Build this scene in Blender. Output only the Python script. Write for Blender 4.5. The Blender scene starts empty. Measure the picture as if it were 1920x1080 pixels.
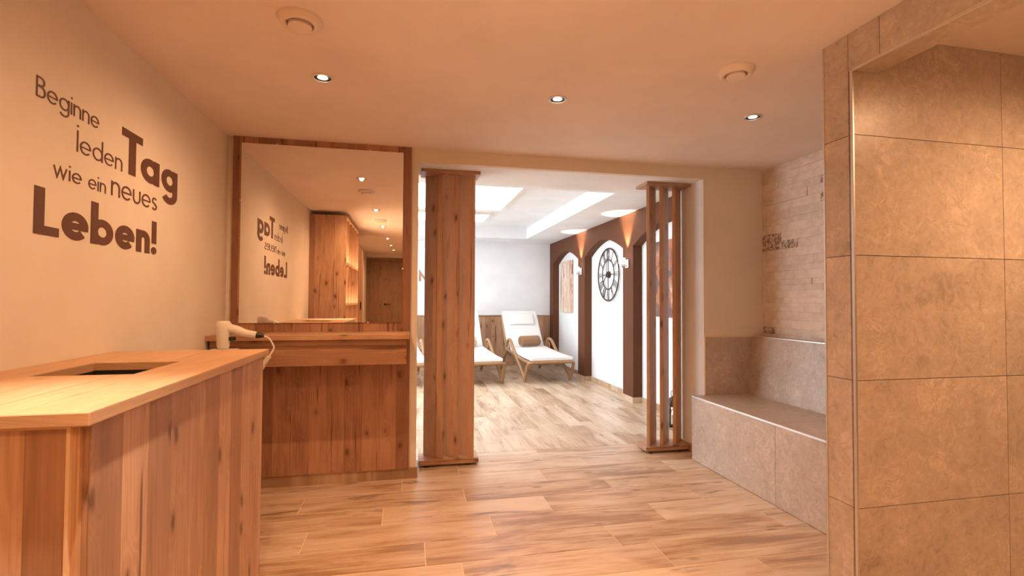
import bpy, bmesh, math, random
from mathutils import Vector, Matrix
random.seed(7)
PI = math.pi
SC = bpy.context.scene
COL = SC.collection

# ------------------------------------------------------------ camera, world, exposure
H = 1.15
def setup_camera():
    f, yaw, pitch, roll = 928.37, .206042, .0249145, .0047378
    cy, sy, cp, sp = math.cos(yaw), math.sin(yaw), math.cos(pitch), math.sin(pitch)
    F = Vector((sy*cp, cy*cp, sp)); R = Vector((cy, -sy, 0)); U = R.cross(F)
    c, s = math.cos(roll), math.sin(roll)
    R2 = c*R + s*U; U2 = -s*R + c*U
    cam = bpy.data.cameras.new('camera'); o = bpy.data.objects.new('camera', cam); COL.objects.link(o)
    m = Matrix((R2, U2, -F)).transposed().to_4x4(); m.translation = Vector((0, 0, H))
    o.matrix_world = m
    cam.sensor_width = 36; cam.lens = 36*f/1920; cam.clip_start = .02
    SC.camera = o
setup_camera()
SC.view_settings.view_transform = 'Standard'; SC.view_settings.look = 'None'
SC.view_settings.gamma = 1; SC.view_settings.use_curve_mapping = False
SC.view_settings.exposure = 0.0
w = bpy.data.worlds.new('world'); SC.world = w; w.use_nodes = True
w.node_tree.nodes['Background'].inputs[0].default_value = (.02, .018, .015, 1)
WARM = (1, .56, .285)
SPOT_W = 62          # ceiling spots of the wash room
PANEL = 5.2          # ceiling panels of the rest room
SCONCE_W = 120
ZC = 2.145           # ceiling
XL = -1.085          # left wall
YB = 3.295           # back wall
XC = 1.591           # tiled partition
XR = 2.64            # stone wall
YR = 8.58            # far wall of the rest room

# ------------------------------------------------------------ node helpers
class NT:
    def __init__(s, name):
        s.m = bpy.data.materials.new(name); s.m.use_nodes = True
        s.t = s.m.node_tree; s.b = s.t.nodes['Principled BSDF']
    def n(s, typ, ins=None, **kw):
        nd = s.t.nodes.new(typ)
        for k, v in kw.items(): setattr(nd, k, v)
        for k, v in (ins or {}).items():
            if hasattr(v, 'is_output') or isinstance(v, bpy.types.NodeSocket): s.t.links.new(v, nd.inputs[k])
            else: nd.inputs[k].default_value = v
        return nd
    def math(s, op, a, b=0.0, c=0.0, clamp=False):
        return s.n('ShaderNodeMath', {0: a, 1: b, 2: c}, operation=op, use_clamp=clamp).outputs[0]
    def vec(s, x, y, z): return s.n('ShaderNodeCombineXYZ', {0: x, 1: y, 2: z}).outputs[0]
    def noise(s, v, scale, detail=4, rough=.55, dist=0):
        return s.n('ShaderNodeTexNoise', {'Vector': v, 'Scale': scale, 'Detail': detail, 'Roughness': rough, 'Distortion': dist}).outputs['Fac']
    def mix(s, f, a, b, blend='MIX'):
        nd = s.t.nodes.new('ShaderNodeMix'); nd.data_type = 'RGBA'; nd.blend_type = blend
        for i, v in ((0, f), (6, a), (7, b)):
            if isinstance(v, bpy.types.NodeSocket): s.t.links.new(v, nd.inputs[i])
            else: nd.inputs[i].default_value = v if i == 0 else (*v[:3], 1)
        return nd.outputs[2]
    def ramp(s, f, stops):
        nd = s.n('ShaderNodeValToRGB', {0: f}); e = nd.color_ramp.elements
        while len(e) > 1: e.remove(e[-1])
        for i, (p, c) in enumerate(stops):
            k = e[0] if i == 0 else e.new(p)
            k.position = p; k.color = (*c, 1) if len(c) == 3 else c
        return nd.outputs[0]
    def smooth(s, v, lo, hi):
        return s.n('ShaderNodeMapRange', {0: v, 1: lo, 2: hi, 3: 0.0, 4: 1.0}, interpolation_type='SMOOTHSTEP').outputs[0]
    def bump(s, h, strength=.2, dist=.01):
        s.t.links.new(s.n('ShaderNodeBump', {'Height': h, 'Strength': strength, 'Distance': dist}).outputs[0], s.b.inputs['Normal'])
    def out(s, col=None, rough=.5, metal=0, spec=.5):
        for k, v in (('Base Color', col), ('Roughness', rough), ('Metallic', metal), ('Specular IOR Level', spec)):
            if v is None: continue
            if isinstance(v, bpy.types.NodeSocket): s.t.links.new(v, s.b.inputs[k])
            else: s.b.inputs[k].default_value = (*v, 1) if isinstance(v, tuple) else v
        return s.m
    def obj(s): return s.n('ShaderNodeTexCoord').outputs['Object']
    def pos(s): return s.n('ShaderNodeNewGeometry').outputs['Position']
    def xyz(s, v):
        o = s.n('ShaderNodeSeparateXYZ', {0: v}).outputs; return o[0], o[1], o[2]

def plain(name, col, rough=.5, metal=0, bump=0, scale=60, var=.08):
    t = NT(name); p = t.obj(); n = t.noise(p, scale, 3)
    c = t.mix(n, tuple(x*(1-var) for x in col), tuple(min(1, x*(1+var)) for x in col))
    if bump: t.bump(n, bump, .004)
    return t.out(c, rough, metal)

def emit(name, col, k):
    t = NT(name); t.b.inputs['Base Color'].default_value = (*col, 1)
    t.b.inputs['Emission Color'].default_value = (*col, 1); t.b.inputs['Emission Strength'].default_value = k
    return t.m

def plaster(name, col, bump=.12):
    t = NT(name); p = t.pos()
    a = t.noise(p, 2.2, 5, .6); b = t.noise(p, 90, 3); g = t.noise(p, 11, 4)
    c = t.mix(t.smooth(a, .3, .7), tuple(x*.95 for x in col), tuple(min(1, x*1.03) for x in col))
    c = t.mix(t.math('MULTIPLY', t.smooth(g, .58, .8), .18), c, tuple(x*.85 for x in col))
    t.bump(t.math('ADD', b, t.math('MULTIPLY', g, 1.5)), bump, .003)
    return t.out(c, .75, 0, .25)

def wood(name, grain='Z', plank=.105, light=(.62, .38, .235), mid=(.43, .235, .135), dark=(.115, .045, .022), rough=.42, seed=0.0, knots=1.0, cross=None):
    """old spruce boards: tone per board, cathedral rings, fine grain, knots and cracks"""
    t = NT(name); x, y, z = t.xyz(t.obj())
    g = {'X': x, 'Y': y, 'Z': z}[grain]
    oth = [v for k, v in (('X', x), ('Y', y), ('Z', z)) if k != grain]
    cs = t.math('ADD', t.math('MULTIPLY', x, cross[0]), t.math('MULTIPLY', z, cross[1])) if cross else t.math('ADD', oth[0], oth[1])
    c = t.math('ADD', cs, seed*.37+7)
    pid = t.math('FLOOR', t.math('DIVIDE', c, plank))
    r1 = t.n('ShaderNodeTexWhiteNoise', {'W': pid}, noise_dimensions='1D').outputs['Value']
    r2 = t.n('ShaderNodeTexWhiteNoise', {'W': t.math('ADD', pid, 71.3)}, noise_dimensions='1D').outputs['Value']
    go = t.math('ADD', t.math('ADD', g, t.math('MULTIPLY', r1, 9.0)), seed)
    # knots
    kv = t.vec(t.math('ADD', t.math('MULTIPLY', c, 9.5), t.math('MULTIPLY', t.noise(t.vec(c, go, 1.0), 9, 2), .35)), t.math('MULTIPLY', go, 5.2), 0.0)
    kn2 = t.n('ShaderNodeTexVoronoi', {'Vector': kv, 'Scale': 1.0, 'Randomness': 1.0}, voronoi_dimensions='2D')
    ksz = t.xyz(kn2.outputs['Color'])[0]
    kd = t.math('ADD', kn2.outputs['Distance'], t.math('MULTIPLY', t.smooth(ksz, .25, .6), .5))
    near = t.math('SUBTRACT', 1.0, t.smooth(kd, .0, .55))
    # rings
    rv = t.vec(t.math('MULTIPLY', c, 9), t.math('MULTIPLY', go, .9), r2)
    big = t.noise(rv, 1.0, 2, .5)
    ph = t.math('ADD', t.math('MULTIPLY', big, 15), t.math('MULTIPLY', near, 2.6))
    band = t.math('ABSOLUTE', t.math('SUBTRACT', t.math('FRACT', ph), .5))
    band = t.smooth(band, .08, .5)
    fine = t.noise(t.vec(t.math('MULTIPLY', c, 150), t.math('MULTIPLY', go, 3.5), 0.0), 1.0, 3, .6)
    mot = t.noise(t.vec(t.math('MULTIPLY', c, 14), t.math('MULTIPLY', go, 2.2), 3.0), 1.0, 4, .6)
    f = t.math('ADD', t.math('MULTIPLY', band, .10), t.math('MULTIPLY', fine, .55))
    f = t.math('ADD', f, t.math('MULTIPLY', t.math('SUBTRACT', r1, .5), .50))
    f = t.math('ADD', f, t.math('MULTIPLY', t.math('SUBTRACT', mot, .5), .75))
    f = t.math('ADD', f, .07)
    col = t.ramp(f, [(.0, tuple(a*.75 for a in mid)), (.3, mid), (.65, light), (1.0, tuple(min(1, a*1.12) for a in light))])
    # knots & cracks
    kn = t.math('SUBTRACT', 1.0, t.smooth(t.math('ADD', kd, t.math('MULTIPLY', t.math('SUBTRACT', fine, .5), .14)), .05, .17))
    halo = t.math('MULTIPLY', t.math('SUBTRACT', 1.0, t.smooth(kd, .08, .36)), .42)
    col = t.mix(t.math('MULTIPLY', halo, knots), col, tuple(a*.62 for a in mid))
    col = t.mix(t.math('MULTIPLY', kn, .75*knots), col, dark)
    cr = t.noise(t.vec(t.math('MULTIPLY', c, 26), t.math('MULTIPLY', go, .8), 9.0), 1.0, 3, .55, .6)
    col = t.mix(t.math('MULTIPLY', t.smooth(cr, .625, .69), .75*knots), col, dark)
    # board joints
    e = t.math('ABSOLUTE', t.math('SUBTRACT', t.math('FRACT', t.math('DIVIDE', c, plank)), .5))
    col = t.mix(t.math('MULTIPLY', t.smooth(e, .482, .499), .55), col, tuple(a*.45 for a in mid))
    t.bump(t.math('ADD', fine, t.math('MULTIPLY', kn, -.8)), .12, .003)
    return t.out(col, rough, 0, .4)

def plank_tile(name, grain='X'):
    t = NT(name); x, y, z = t.xyz(t.pos())
    g, c = (x, y) if grain == 'X' else (y, x)
    a = t.n('ShaderNodeAttribute', attribute_name='rnd').outputs['Vector']; r1, r2, r3 = t.xyz(a)
    go = t.math('ADD', g, t.math('MULTIPLY', r1, 20)); co = t.math('ADD', c, t.math('MULTIPLY', r2, 20))
    fine = t.noise(t.vec(t.math('MULTIPLY', co, 70), t.math('MULTIPLY', go, 2.6), 0), 1, 4, .62)
    mot = t.noise(t.vec(t.math('MULTIPLY', co, 9), t.math('MULTIPLY', go, 1.7), 4), 1, 5, .62, .5)
    streak = t.noise(t.vec(t.math('MULTIPLY', co, 13), t.math('MULTIPLY', go, 1.3), 8), 1, 6, .68, .9)
    f = t.math('ADD', t.math('MULTIPLY', fine, .32), t.math('MULTIPLY', mot, .68))
    f = t.math('ADD', f, t.math('MULTIPLY', t.math('SUBTRACT', r3, .5), .16))
    col = t.ramp(f, [(.36, (.33, .20, .12)), (.45, (.49, .335, .215)), (.53, (.59, .445, .32)), (.65, (.67, .53, .40))])
    col = t.mix(t.math('MULTIPLY', t.smooth(streak, .56, .67), .85 if grain == 'X' else .5), col, (.19, .108, .062))
    kv = t.vec(t.math('MULTIPLY', co, 7), t.math('MULTIPLY', go, 3.0), 0)
    kd = t.n('ShaderNodeTexVoronoi', {'Vector': kv, 'Scale': 1.0}).outputs['Distance']
    kk = t.math('SUBTRACT', 1.0, t.smooth(t.math('ADD', kd, t.math('MULTIPLY', fine, .1)), .09, .2))
    col = t.mix(t.math('MULTIPLY', kk, .6), col, (.14, .07, .035))
    t.bump(fine, .06, .003)
    return t.out(col, t.math('ADD', .28, t.math('MULTIPLY', fine, .2)), 0, .5)

def stone_tile(name, base=(.51, .42, .345)):
    t = NT(name); p = t.pos()
    a = t.n('ShaderNodeAttribute', attribute_name='rnd').outputs['Vector']
    p2 = t.n('ShaderNodeVectorMath', {0: p, 1: t.n('ShaderNodeVectorMath', {0: a, 'Scale': 9.0}, operation='SCALE').outputs[0]}, operation='ADD').outputs[0]
    r1, r2, r3 = t.xyz(a)
    m1 = t.noise(p2, 5, 8, .66, .7); m2 = t.noise(p2, 22, 7, .68, 1.4); fl = t.noise(p2, 55, 5, .7, 1.8)
    f = t.math('ADD', t.math('MULTIPLY', m1, .5), t.math('MULTIPLY', m2, .5))
    f = t.math('ADD', f, t.math('MULTIPLY', t.math('SUBTRACT', r3, .5), .05))
    col = t.ramp(f, [(.36, tuple(x*.66 for x in base)), (.455, tuple(x*.89 for x in base)), (.53, base), (.64, tuple(min(1, x*1.25) for x in base))])
    col = t.mix(t.math('MULTIPLY', t.smooth(fl, .62, .72), .38), col, tuple(x*1.45 for x in base))
    vein = t.math('ABSOLUTE', t.math('SUBTRACT', t.noise(p2, 9, 7, .7, 1.2), .5))
    col = t.mix(t.math('MULTIPLY', t.math('SUBTRACT', 1.0, t.smooth(vein, .0, .028)), t.math('MULTIPLY', t.smooth(m1, .45, .6), .45)), col, tuple(x*.52 for x in base))
    t.bump(m2, .05, .003)
    return t.out(col, .33, 0, .5)

def ledger(name):
    t = NT(name); p = t.pos()
    a = t.n('ShaderNodeAttribute', attribute_name='rnd').outputs['Vector']; r1, r2, r3 = t.xyz(a)
    p2 = t.n('ShaderNodeVectorMath', {0: p, 1: t.n('ShaderNodeVectorMath', {0: a, 'Scale': 9.0}, operation='SCALE').outputs[0]}, operation='ADD').outputs[0]
    m = t.noise(p2, 14, 6, .62); ch = t.noise(p2, 48, 5, .7, .6)
    base = (.72, .60, .50)
    col = t.mix(t.smooth(t.math('ADD', m, t.math('MULTIPLY', t.math('SUBTRACT', r3, .5), .16)), .3, .7), tuple(x*.86 for x in base), tuple(x*1.08 for x in base))
    chip = t.math('MULTIPLY', t.smooth(ch, .46, .56), t.smooth(r1, .86, .88))
    col = t.mix(t.math('MULTIPLY', chip, .85), col, (.16, .085, .05))
    col = t.mix(t.math('MULTIPLY', t.smooth(ch, .66, .70), .35), col, (.36, .24, .17))
    t.bump(t.math('SUBTRACT', t.math('ADD', m, t.math('MULTIPLY', ch, .5)), t.math('MULTIPLY', chip, .8)), .3, .006)
    return t.out(col, .8, 0, .25)

# ------------------------------------------------------------ mesh builder
class MB:
    def __init__(s): s.v = []; s.f = []; s.r = []; s.mi = []
    def add(s, vs, fs, rnd=None, mi=0):
        k = len(s.v); s.v += [Vector(v) for v in vs]
        for f in fs: s.f.append([k+i for i in f]); s.r.append(rnd or (.5, .5, .5)); s.mi.append(mi)
        return s
    def box(s, x0, y0, z0, x1, y1, z1, rnd=None, mi=0):
        if x0 > x1: x0, x1 = x1, x0
        if y0 > y1: y0, y1 = y1, y0
        if z0 > z1: z0, z1 = z1, z0
        vs = [(x0,y0,z0),(x1,y0,z0),(x1,y1,z0),(x0,y1,z0),(x0,y0,z1),(x1,y0,z1),(x1,y1,z1),(x0,y1,z1)]
        return s.add(vs, [(0,3,2,1),(4,5,6,7),(0,1,5,4),(1,2,6,5),(2,3,7,6),(3,0,4,7)], rnd, mi)
    def obox(s, c, ux, uy, uz, rnd=None, mi=0):
        c, ux, uy, uz = map(Vector, (c, ux, uy, uz)); vs = []
        for k in (-1, 1):
            for a, b in ((-1,-1),(1,-1),(1,1),(-1,1)): vs.append(c+a*ux+b*uy+k*uz)
        return s.add(vs, [(0,3,2,1),(4,5,6,7),(0,1,5,4),(1,2,6,5),(2,3,7,6),(3,0,4,7)], rnd, mi)
    def prism(s, poly, d, rnd=None, mi=0):
        """poly: 3-D outline; d: extrusion vector"""
        d = Vector(d); n = len(poly); vs = [Vector(p) for p in poly]+[Vector(p)+d for p in poly]
        fs = [list(range(n))[::-1], list(range(n, 2*n))]+[(i, (i+1) % n, n+(i+1) % n, n+i) for i in range(n)]
        return s.add(vs, fs, rnd, mi)
    def lathe(s, prof, c=(0,0,0), seg=32, axis='Z', cap=True, mi=0):
        c = Vector(c); vs = []; n = len(prof)
        for i in range(seg):
            a = 2*PI*i/seg
            for r, h in prof:
                p = (r*math.cos(a), r*math.sin(a), h)
                if axis == 'X': p = (p[2], p[0], p[1])
                if axis == 'Y': p = (p[0], p[2], p[1])
                vs.append(c+Vector(p))
        fs = []
        for i in range(seg):
            j = (i+1) % seg
            for k in range(n-1): fs.append((i*n+k, j*n+k, j*n+k+1, i*n+k+1))
        if cap:
            if prof[0][0] > 1e-6: fs.append([i*n for i in range(seg)][::-1])
            if prof[-1][0] > 1e-6: fs.append([i*n+n-1 for i in range(seg)])
        return s.add(vs, fs, None, mi)
    def tube(s, pts, r, seg=10, closed=False, mi=0):
        pts = [Vector(p) for p in pts]; n = len(pts); vs = []; fs = []
        rr = r if isinstance(r, (list, tuple)) else [r]*n
        up = None
        for i, p in enumerate(pts):
            a = pts[(i-1) % n] if (closed or i > 0) else p; b = pts[(i+1) % n] if (closed or i < n-1) else p
            d = (b-a).normalized()
            if up is None:
                up = d.orthogonal().normalized()
            up = (up-d*up.dot(d)).normalized(); w_ = d.cross(up)
            for k in range(seg):
                t_ = 2*PI*k/seg; vs.append(p+rr[i]*(math.cos(t_)*up+math.sin(t_)*w_))
        for i in range(n if closed else n-1):
            j = (i+1) % n
            for k in range(seg): fs.append((i*seg+k, i*seg+(k+1) % seg, j*seg+(k+1) % seg, j*seg+k))
        if not closed: fs += [list(range(seg))[::-1], [(n-1)*seg+k for k in range(seg)]]
        return s.add(vs, fs, None, mi)
    def build(s, name, mats, parent=None, bevel=0, smooth=False, origin=None, recalc=True):
        if not isinstance(mats, (list, tuple)): mats = [mats]
        if parent is not None: o0 = wloc(parent)
        elif origin is not None: o0 = Vector(origin)
        else:
            lo = [min(v[i] for v in s.v) for i in range(3)]; hi = [max(v[i] for v in s.v) for i in range(3)]
            o0 = Vector(((lo[0]+hi[0])/2, (lo[1]+hi[1])/2, lo[2]))
        me = bpy.data.meshes.new(name); me.from_pydata([v-o0 for v in s.v], [], s.f)
        for m in mats: me.materials.append(m)
        for i, p in enumerate(me.polygons): p.material_index = s.mi[i]; p.use_smooth = smooth
        me.attributes.new('rnd', 'FLOAT_VECTOR', 'FACE')
        me.attributes['rnd'].data.foreach_set('vector', [c for v in s.r for c in v])
        if recalc:
            bm = bmesh.new(); bm.from_mesh(me); bmesh.ops.recalc_face_normals(bm, faces=bm.faces); bm.to_mesh(me); bm.free()
        if smooth:
            try: me.set_sharp_from_angle(angle=math.radians(40))
            except Exception: pass
        o = bpy.data.objects.new(name, me); COL.objects.link(o)
        if parent is not None: o.parent = parent
        else: o.location = o0
        if bevel:
            b = o.modifiers.new('bevel', 'BEVEL'); b.width = bevel; b.segments = 2; b.limit_method = 'ANGLE'
        return o
WL = {}
def wloc(o):
    v = Vector((0, 0, 0))
    while o is not None: v += Vector(o.location); o = o.parent
    return v
def tag(o, label=None, cat=None, group=None, kind=None):
    for k, v in (('label', label), ('category', cat), ('group', group), ('kind', kind)):
        if v: o[k] = v
    return o
def thing(name, label, cat, loc, group=None):
    o = bpy.data.objects.new(name, None); COL.objects.link(o); o.location = loc; o.empty_display_size = .1
    return tag(o, label, cat, group)
def dup(o, parent=None, linked=True):
    c = o.copy(); COL.objects.link(c)
    if parent is not None: c.parent = parent
    for ch in list(o.children): dup(ch, c)
    return c
def struct(o): return tag(o, kind='structure')
def rv(): return (random.random(), random.random(), random.random())
def bez(pts, n=8):
    """smooth curve through points (Catmull-Rom)"""
    P = [Vector(p) for p in pts]; P = [P[0]*2-P[1]]+P+[P[-1]*2-P[-2]]; out = []
    for i in range(1, len(P)-2):
        for k in range(n):
            t = k/n; a, b, c, d = P[i-1:i+3]
            out.append(.5*((2*b)+(c-a)*t+(2*a-5*b+4*c-d)*t*t+(3*b-a-3*c+d)*t**3))
    out.append(P[-2]); return out

# ------------------------------------------------------------ materials
M = {}
M['wall'] = plaster('cream_plaster', (.79, .71, .60))
M['ceil'] = plaster('ceiling_paint', (.82, .71, .64), .05)
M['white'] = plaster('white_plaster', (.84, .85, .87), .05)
M['brown'] = plaster('brown_paint', (.12, .044, .020), .08)
M['wood'] = wood('spruce_upright', 'Z')
M['wood_dark'] = wood('spruce_smoked', 'Z', .105, light=(.47, .255, .155), mid=(.31, .15, .088), seed=2.3)
M['wood_x'] = wood('spruce_crosswise', 'X', .3, seed=3.1)
M['wood_y'] = wood('spruce_top', 'Y', .4, light=(.66, .42, .25), mid=(.54, .32, .17), seed=5.2, rough=.4, knots=.15, cross=(1.0, 8.0))
M['slat'] = wood('spruce_slat', 'Z', .5, light=(.56, .325, .18), mid=(.41, .215, .11), seed=1.7, cross=(1.41, 0.0))
M['band'] = plain('pale_edge_band', (.74, .52, .31), .4)
M['door'] = wood('dark_door_wood', 'Z', .25, light=(.40, .24, .135), mid=(.28, .155, .085), seed=8.0, knots=.5)
M['plankx'] = plank_tile('wood_look_tile_across', 'X')
M['planky'] = plank_tile('wood_look_tile_lengthwise', 'Y')
M['grout'] = plain('floor_grout', (.80, .66, .50), .8)
M['tile'] = stone_tile('travertine_tile')
M['tgrout'] = plain('tile_grout', (.30, .21, .15), .8)
M['ledger'] = ledger('ledger_stone'); M['lgrout'] = plain('stone_bed', (.42, .32, .25), .9)
M['chrome'] = plain('brushed_steel', (.74, .72, .70), .42, 1)
M['dsteel'] = plain('dark_steel', (.05, .04, .04), .4, .6)
M['wplastic'] = plain('white_plastic', (.80, .74, .66), .35)
M['black'] = plain('black_rubber', (.02, .018, .018), .5)
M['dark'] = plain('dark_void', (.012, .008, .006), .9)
M['letter'] = plain('brown_vinyl', (.125, .05, .03), .5)
M['cushion'] = plain('white_cushion_cloth', (.86, .85, .84), .9, 0, .15, 200)
M['rattan'] = plain('rattan_cane', (.35, .19, .09), .5, 0, .3, 90, .25)
M['towel'] = plain('tan_towel', (.36, .20, .11), .95, 0, .6, 300, .2)
M['towel2'] = plain('sand_towel', (.62, .46, .28), .95, 0, .6, 300, .2)
M['iron'] = plain('wrought_iron', (.07, .05, .04), .5, .5)
M['bulb'] = emit('spot_bulb', (1, .86, .62), 14)
M['panel'] = emit('light_panel', (.96, .98, 1), PANEL)
M['led'] = emit('shelf_light', (1, .72, .42), 70)
M['shade'] = emit('sconce_glass', (1, .97, .93), 5)
def mirror_mat():
    t = NT('mirror_glass'); p = t.obj(); n = t.noise(p, 3, 2)
    return t.out(t.mix(n, (.955, .94, .92), (.965, .95, .93)), .0, 1)
M['mirror'] = mirror_mat()
def glass_mat():
    t = NT('lantern_glass'); t.b.inputs['Transmission Weight'].default_value = 1; t.b.inputs['IOR'].default_value = 1.1
    return t.out((1, 1, 1), .02)
M['glass'] = glass_mat()

# ------------------------------------------------------------ ceiling spots of the wash room (lamp + fitting)
GAP = .004
def make_spot():
    r = thing('ceiling_spot', 'x', 'ceiling light', (0, 0, ZC), 'recessed ceiling spots')
    MB().lathe([(.036, -.001), (.037, -.005), (.043, -.006), (.047, -.003), (.047, .0), (.036, .0)], (0, 0, ZC), 40, cap=False).build('trim_ring', M['chrome'], r, smooth=True)
    MB().lathe([(.0365, -.0035), (.024, -.0015), (.024, .018), (.0, .018)], (0, 0, ZC), 32, cap=False).build('housing', M['dsteel'], r, smooth=True)
    MB().lathe([(.0, -.0045), (.014, -.0045), (.021, -.002), (.021, .006), (.0, .006)], (0, 0, ZC), 32, cap=False).build('bulb', M['bulb'], r, smooth=True)
    return r
SPOTS = [(-.386, 2.325, 'spot in the ceiling nearest the left wall, in front of the mirror'),
         (.711, 2.325, 'round spot in the middle of the ceiling before the doorway'),
         (1.808, 2.325, 'spot in the ceiling over the tiled bench'),
         (-.36, .90, 'spot in the mirror, first beyond the spot by the mirror'),
         (.711, .90, 'spot added behind the camera above the middle of the floor'),  # unseen spot, added for more light on the floor
         (-.35, -.37, 'spot in the mirror, second of the row down the corridor'),
         (.711, -.60, 'spot added behind the camera in the middle of the corridor'),  # unseen spot, added to light the corridor
         (-.34, -1.70, 'spot in the mirror, third of the row down the corridor'),
         (-.32, -2.74, 'spot in the mirror, fourth of the row, close to the far door'),
         (2.35, .80, 'spot in the ceiling of the tiled shower'),
         (-.30, -3.63, 'spot in the mirror, fifth of the row, nearest the far door')]
def spot_lamp(x, y, z, watt, size=168, blend=1.0, col=WARM, rad=.012, rot=(0, 0, 0)):
    l = bpy.data.lights.new('spot_lamp', 'SPOT'); l.energy = watt; l.color = col
    l.spot_size = math.radians(size); l.spot_blend = blend; l.shadow_soft_size = rad
    o = bpy.data.objects.new('spot_lamp', l); COL.objects.link(o); o.location = (x, y, z); o.rotation_euler = rot
    return o
sp0 = make_spot()
for i, (x, y, lab) in enumerate(SPOTS):
    s_ = sp0 if i == 0 else dup(sp0)
    s_.location = (x, y, ZC); s_['label'] = 'glowing recessed ' + lab if not lab.startswith('round') else 'glowing recessed ' + lab
    spot_lamp(x, y, ZC-.008, SPOT_W * {1: 1.1, 2: .22, 4: .5, 6: .5, 9: 2.3, 10: .8}.get(i, 1.0), 118 if i in (1, 2, 4) else 168)

spot_lamp(-.36, .90, ZC-.012, 130, 40, 1.0, (1, .93, .80), .015, (math.radians(8.7), math.radians(13.8), 0))   # narrow beam of the tilted spot above the counter
# ------------------------------------------------------------ setting
def tiles(mb, o, u, v, n, us, vs, th=.008, gap=.0025, mi=0):
    """tiles in plane o + a*u + b*v, thickness th along n; us/vs = joint positions"""
    o, u, v, n = map(Vector, (o, u, v, n))
    for a0, a1 in zip(us, us[1:]):
        for b0, b1 in zip(vs, vs[1:]):
            c = o+u*(a0+a1)/2+v*(b0+b1)/2-n*th/2
            mb.obox(c, u*((a1-a0)/2-gap/2), v*((b1-b0)/2-gap/2), n*th/2, rv(), mi)
# floor: tile planks across the wash room, lengthwise in the rest room
fl = MB(); fl.box(-2.7, -4.7, -.06, 3.3, 8.7, -.0015, mi=2)
ye = [3.728, 3.512, 3.296, 3.074, 2.85, 2.63, 2.411, 2.198, 1.984, 1.768]
ks = [.965, .34, -.028, -.573, -.123, -.474, .085, .239, .63]
while ye[-1] > -4.5: ye.append(ye[-1]-.2165); ks.append(random.random()*.9)
def plank(x0, x1, y0, y1, mi):
    g = GAP/2; h = g*(1.5 if mi == 0 else 1); r = rv()
    fl.add([(x0+g, y0+h, 0), (x1-g, y0+h, 0), (x1-g, y1-h, 0), (x0+g, y1-h, 0),
            (x0+g, y0+h, -.004), (x1-g, y0+h, -.004), (x1-g, y1-h, -.004), (x0+g, y1-h, -.004)],
           [(0,1,2,3),(0,4,5,1),(1,5,6,2),(2,6,7,3),(3,7,4,0)], r, mi)
for (y1, y0), k in zip(zip(ye, ye[1:]), ks):
    x = k
    while x > -1.08: x -= .908
    while x < 2.64:
        a, b = max(x, -1.1), min(x+.908, 2.66)
        if b-a > .01: plank(a, b, y0, y1, 0)
        x += .908
x = -2.6
while x < 2.64:
    y = 3.728; first = True; L = .2+random.random()*.7
    while y < 8.6:
        e = min(y+L, 8.62); plank(x, min(x+.14, 2.66), y, e, 1); y = e; L = .9
    x += .14
struct(fl.build('floor', [M['plankx'], M['planky'], M['grout']], origin=(0, 0, 0)))

c = MB(); c.box(-1.3, -4.7, ZC, 3.3, 3.32, ZC+.06); struct(c.build('ceiling', M['ceil'], origin=(0, 0, 0)))
c = MB(); c.box(XL-.12, -4.7, 0, XL, YB+.1, ZC); struct(c.build('wall_left', M['wall'], origin=(0, 0, 0)))
c = MB()
c.box(XL-.12, YB, 0, .057, 3.66, 2.3); c.box(2.138, YB, 0, XR+.1, 3.66, 2.3); c.box(.057, YB, 2.059, 2.138, 3.83, 2.3)
struct(c.build('wall_back', M['wall'], origin=(0, 0, 0)))
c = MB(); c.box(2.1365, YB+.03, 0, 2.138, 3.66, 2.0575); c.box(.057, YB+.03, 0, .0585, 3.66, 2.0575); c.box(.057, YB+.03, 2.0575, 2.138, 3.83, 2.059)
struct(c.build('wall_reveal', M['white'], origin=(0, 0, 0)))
c = MB(); c.box(-1.3, -4.72, 0, -.83, -4.6, ZC); c.box(-.83, -4.72, 2.02, .02, -4.6, ZC); c.box(.02, -4.72, 0, 3.3, -4.6, ZC)
struct(c.build('wall_behind', M['wall'], origin=(0, 0, 0)))
# stone-clad wall of the bench niche
st = MB(); st.box(XR+.012, 1.63, 0, XR+.12, YB, ZC, mi=1)
z = .80
while z < ZC-.001:
    h = random.choice((.040, .050, .060)); z1 = min(z+h, ZC)
    y = 1.64-random.random()*.2
    while y < YB:
        L = random.uniform(.18, .55); a, b = max(y, 1.64), min(y+L, YB)
        if b-a > .005:
            pr = random.choice((0, .0, .001, .002, .005)); st.box(XR-pr, a+.0004, z+.0004, XR+.014, b-.0004, z1-.0004, rv())
        y += L
    z = z1
struct(st.build('wall_right_stone', [M['ledger'], M['lgrout']], origin=(0, 0, 0)))
# tiled partition, lintel and shower
pt = MB()
pt.box(XC+.009, 1.518, 0, XR+.7, 1.63, ZC, mi=1)
pt.box(XC+.009, .1, 2.011, XC+.106, 1.518, ZC, mi=1)
pt.box(XC+.009, -4.6, 0, XC+.106, .1, ZC, mi=2)
zj = [0, .404, .864, 1.321, 1.766, ZC]
tiles(pt, (XC, 0, 0), (0, 1, 0), (0, 0, 1), (-1, 0, 0), [1.526, 1.637], zj)
tiles(pt, (XC, 0, 0), (0, 1, 0), (0, 0, 1), (-1, 0, 0), [.1, .5, 1.40-.0, 1.526], [2.002, ZC])
tiles(pt, (0, 0, 2.002), (1, 0, 0), (0, 1, 0), (0, 0, -1), [XC+.001, XC+.115], [.1, .62, 1.51])
tiles(pt, (XC+.115, 0, 0), (0, 1, 0), (0, 0, 1), (1, 0, 0), [.1, .6, 1.5], [2.002, ZC])
tiles(pt, (0, 1.51, 0), (1, 0, 0), (0, 0, 1), (0, -1, 0), [XC+.002, 2.298, 3.2], zj)
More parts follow.
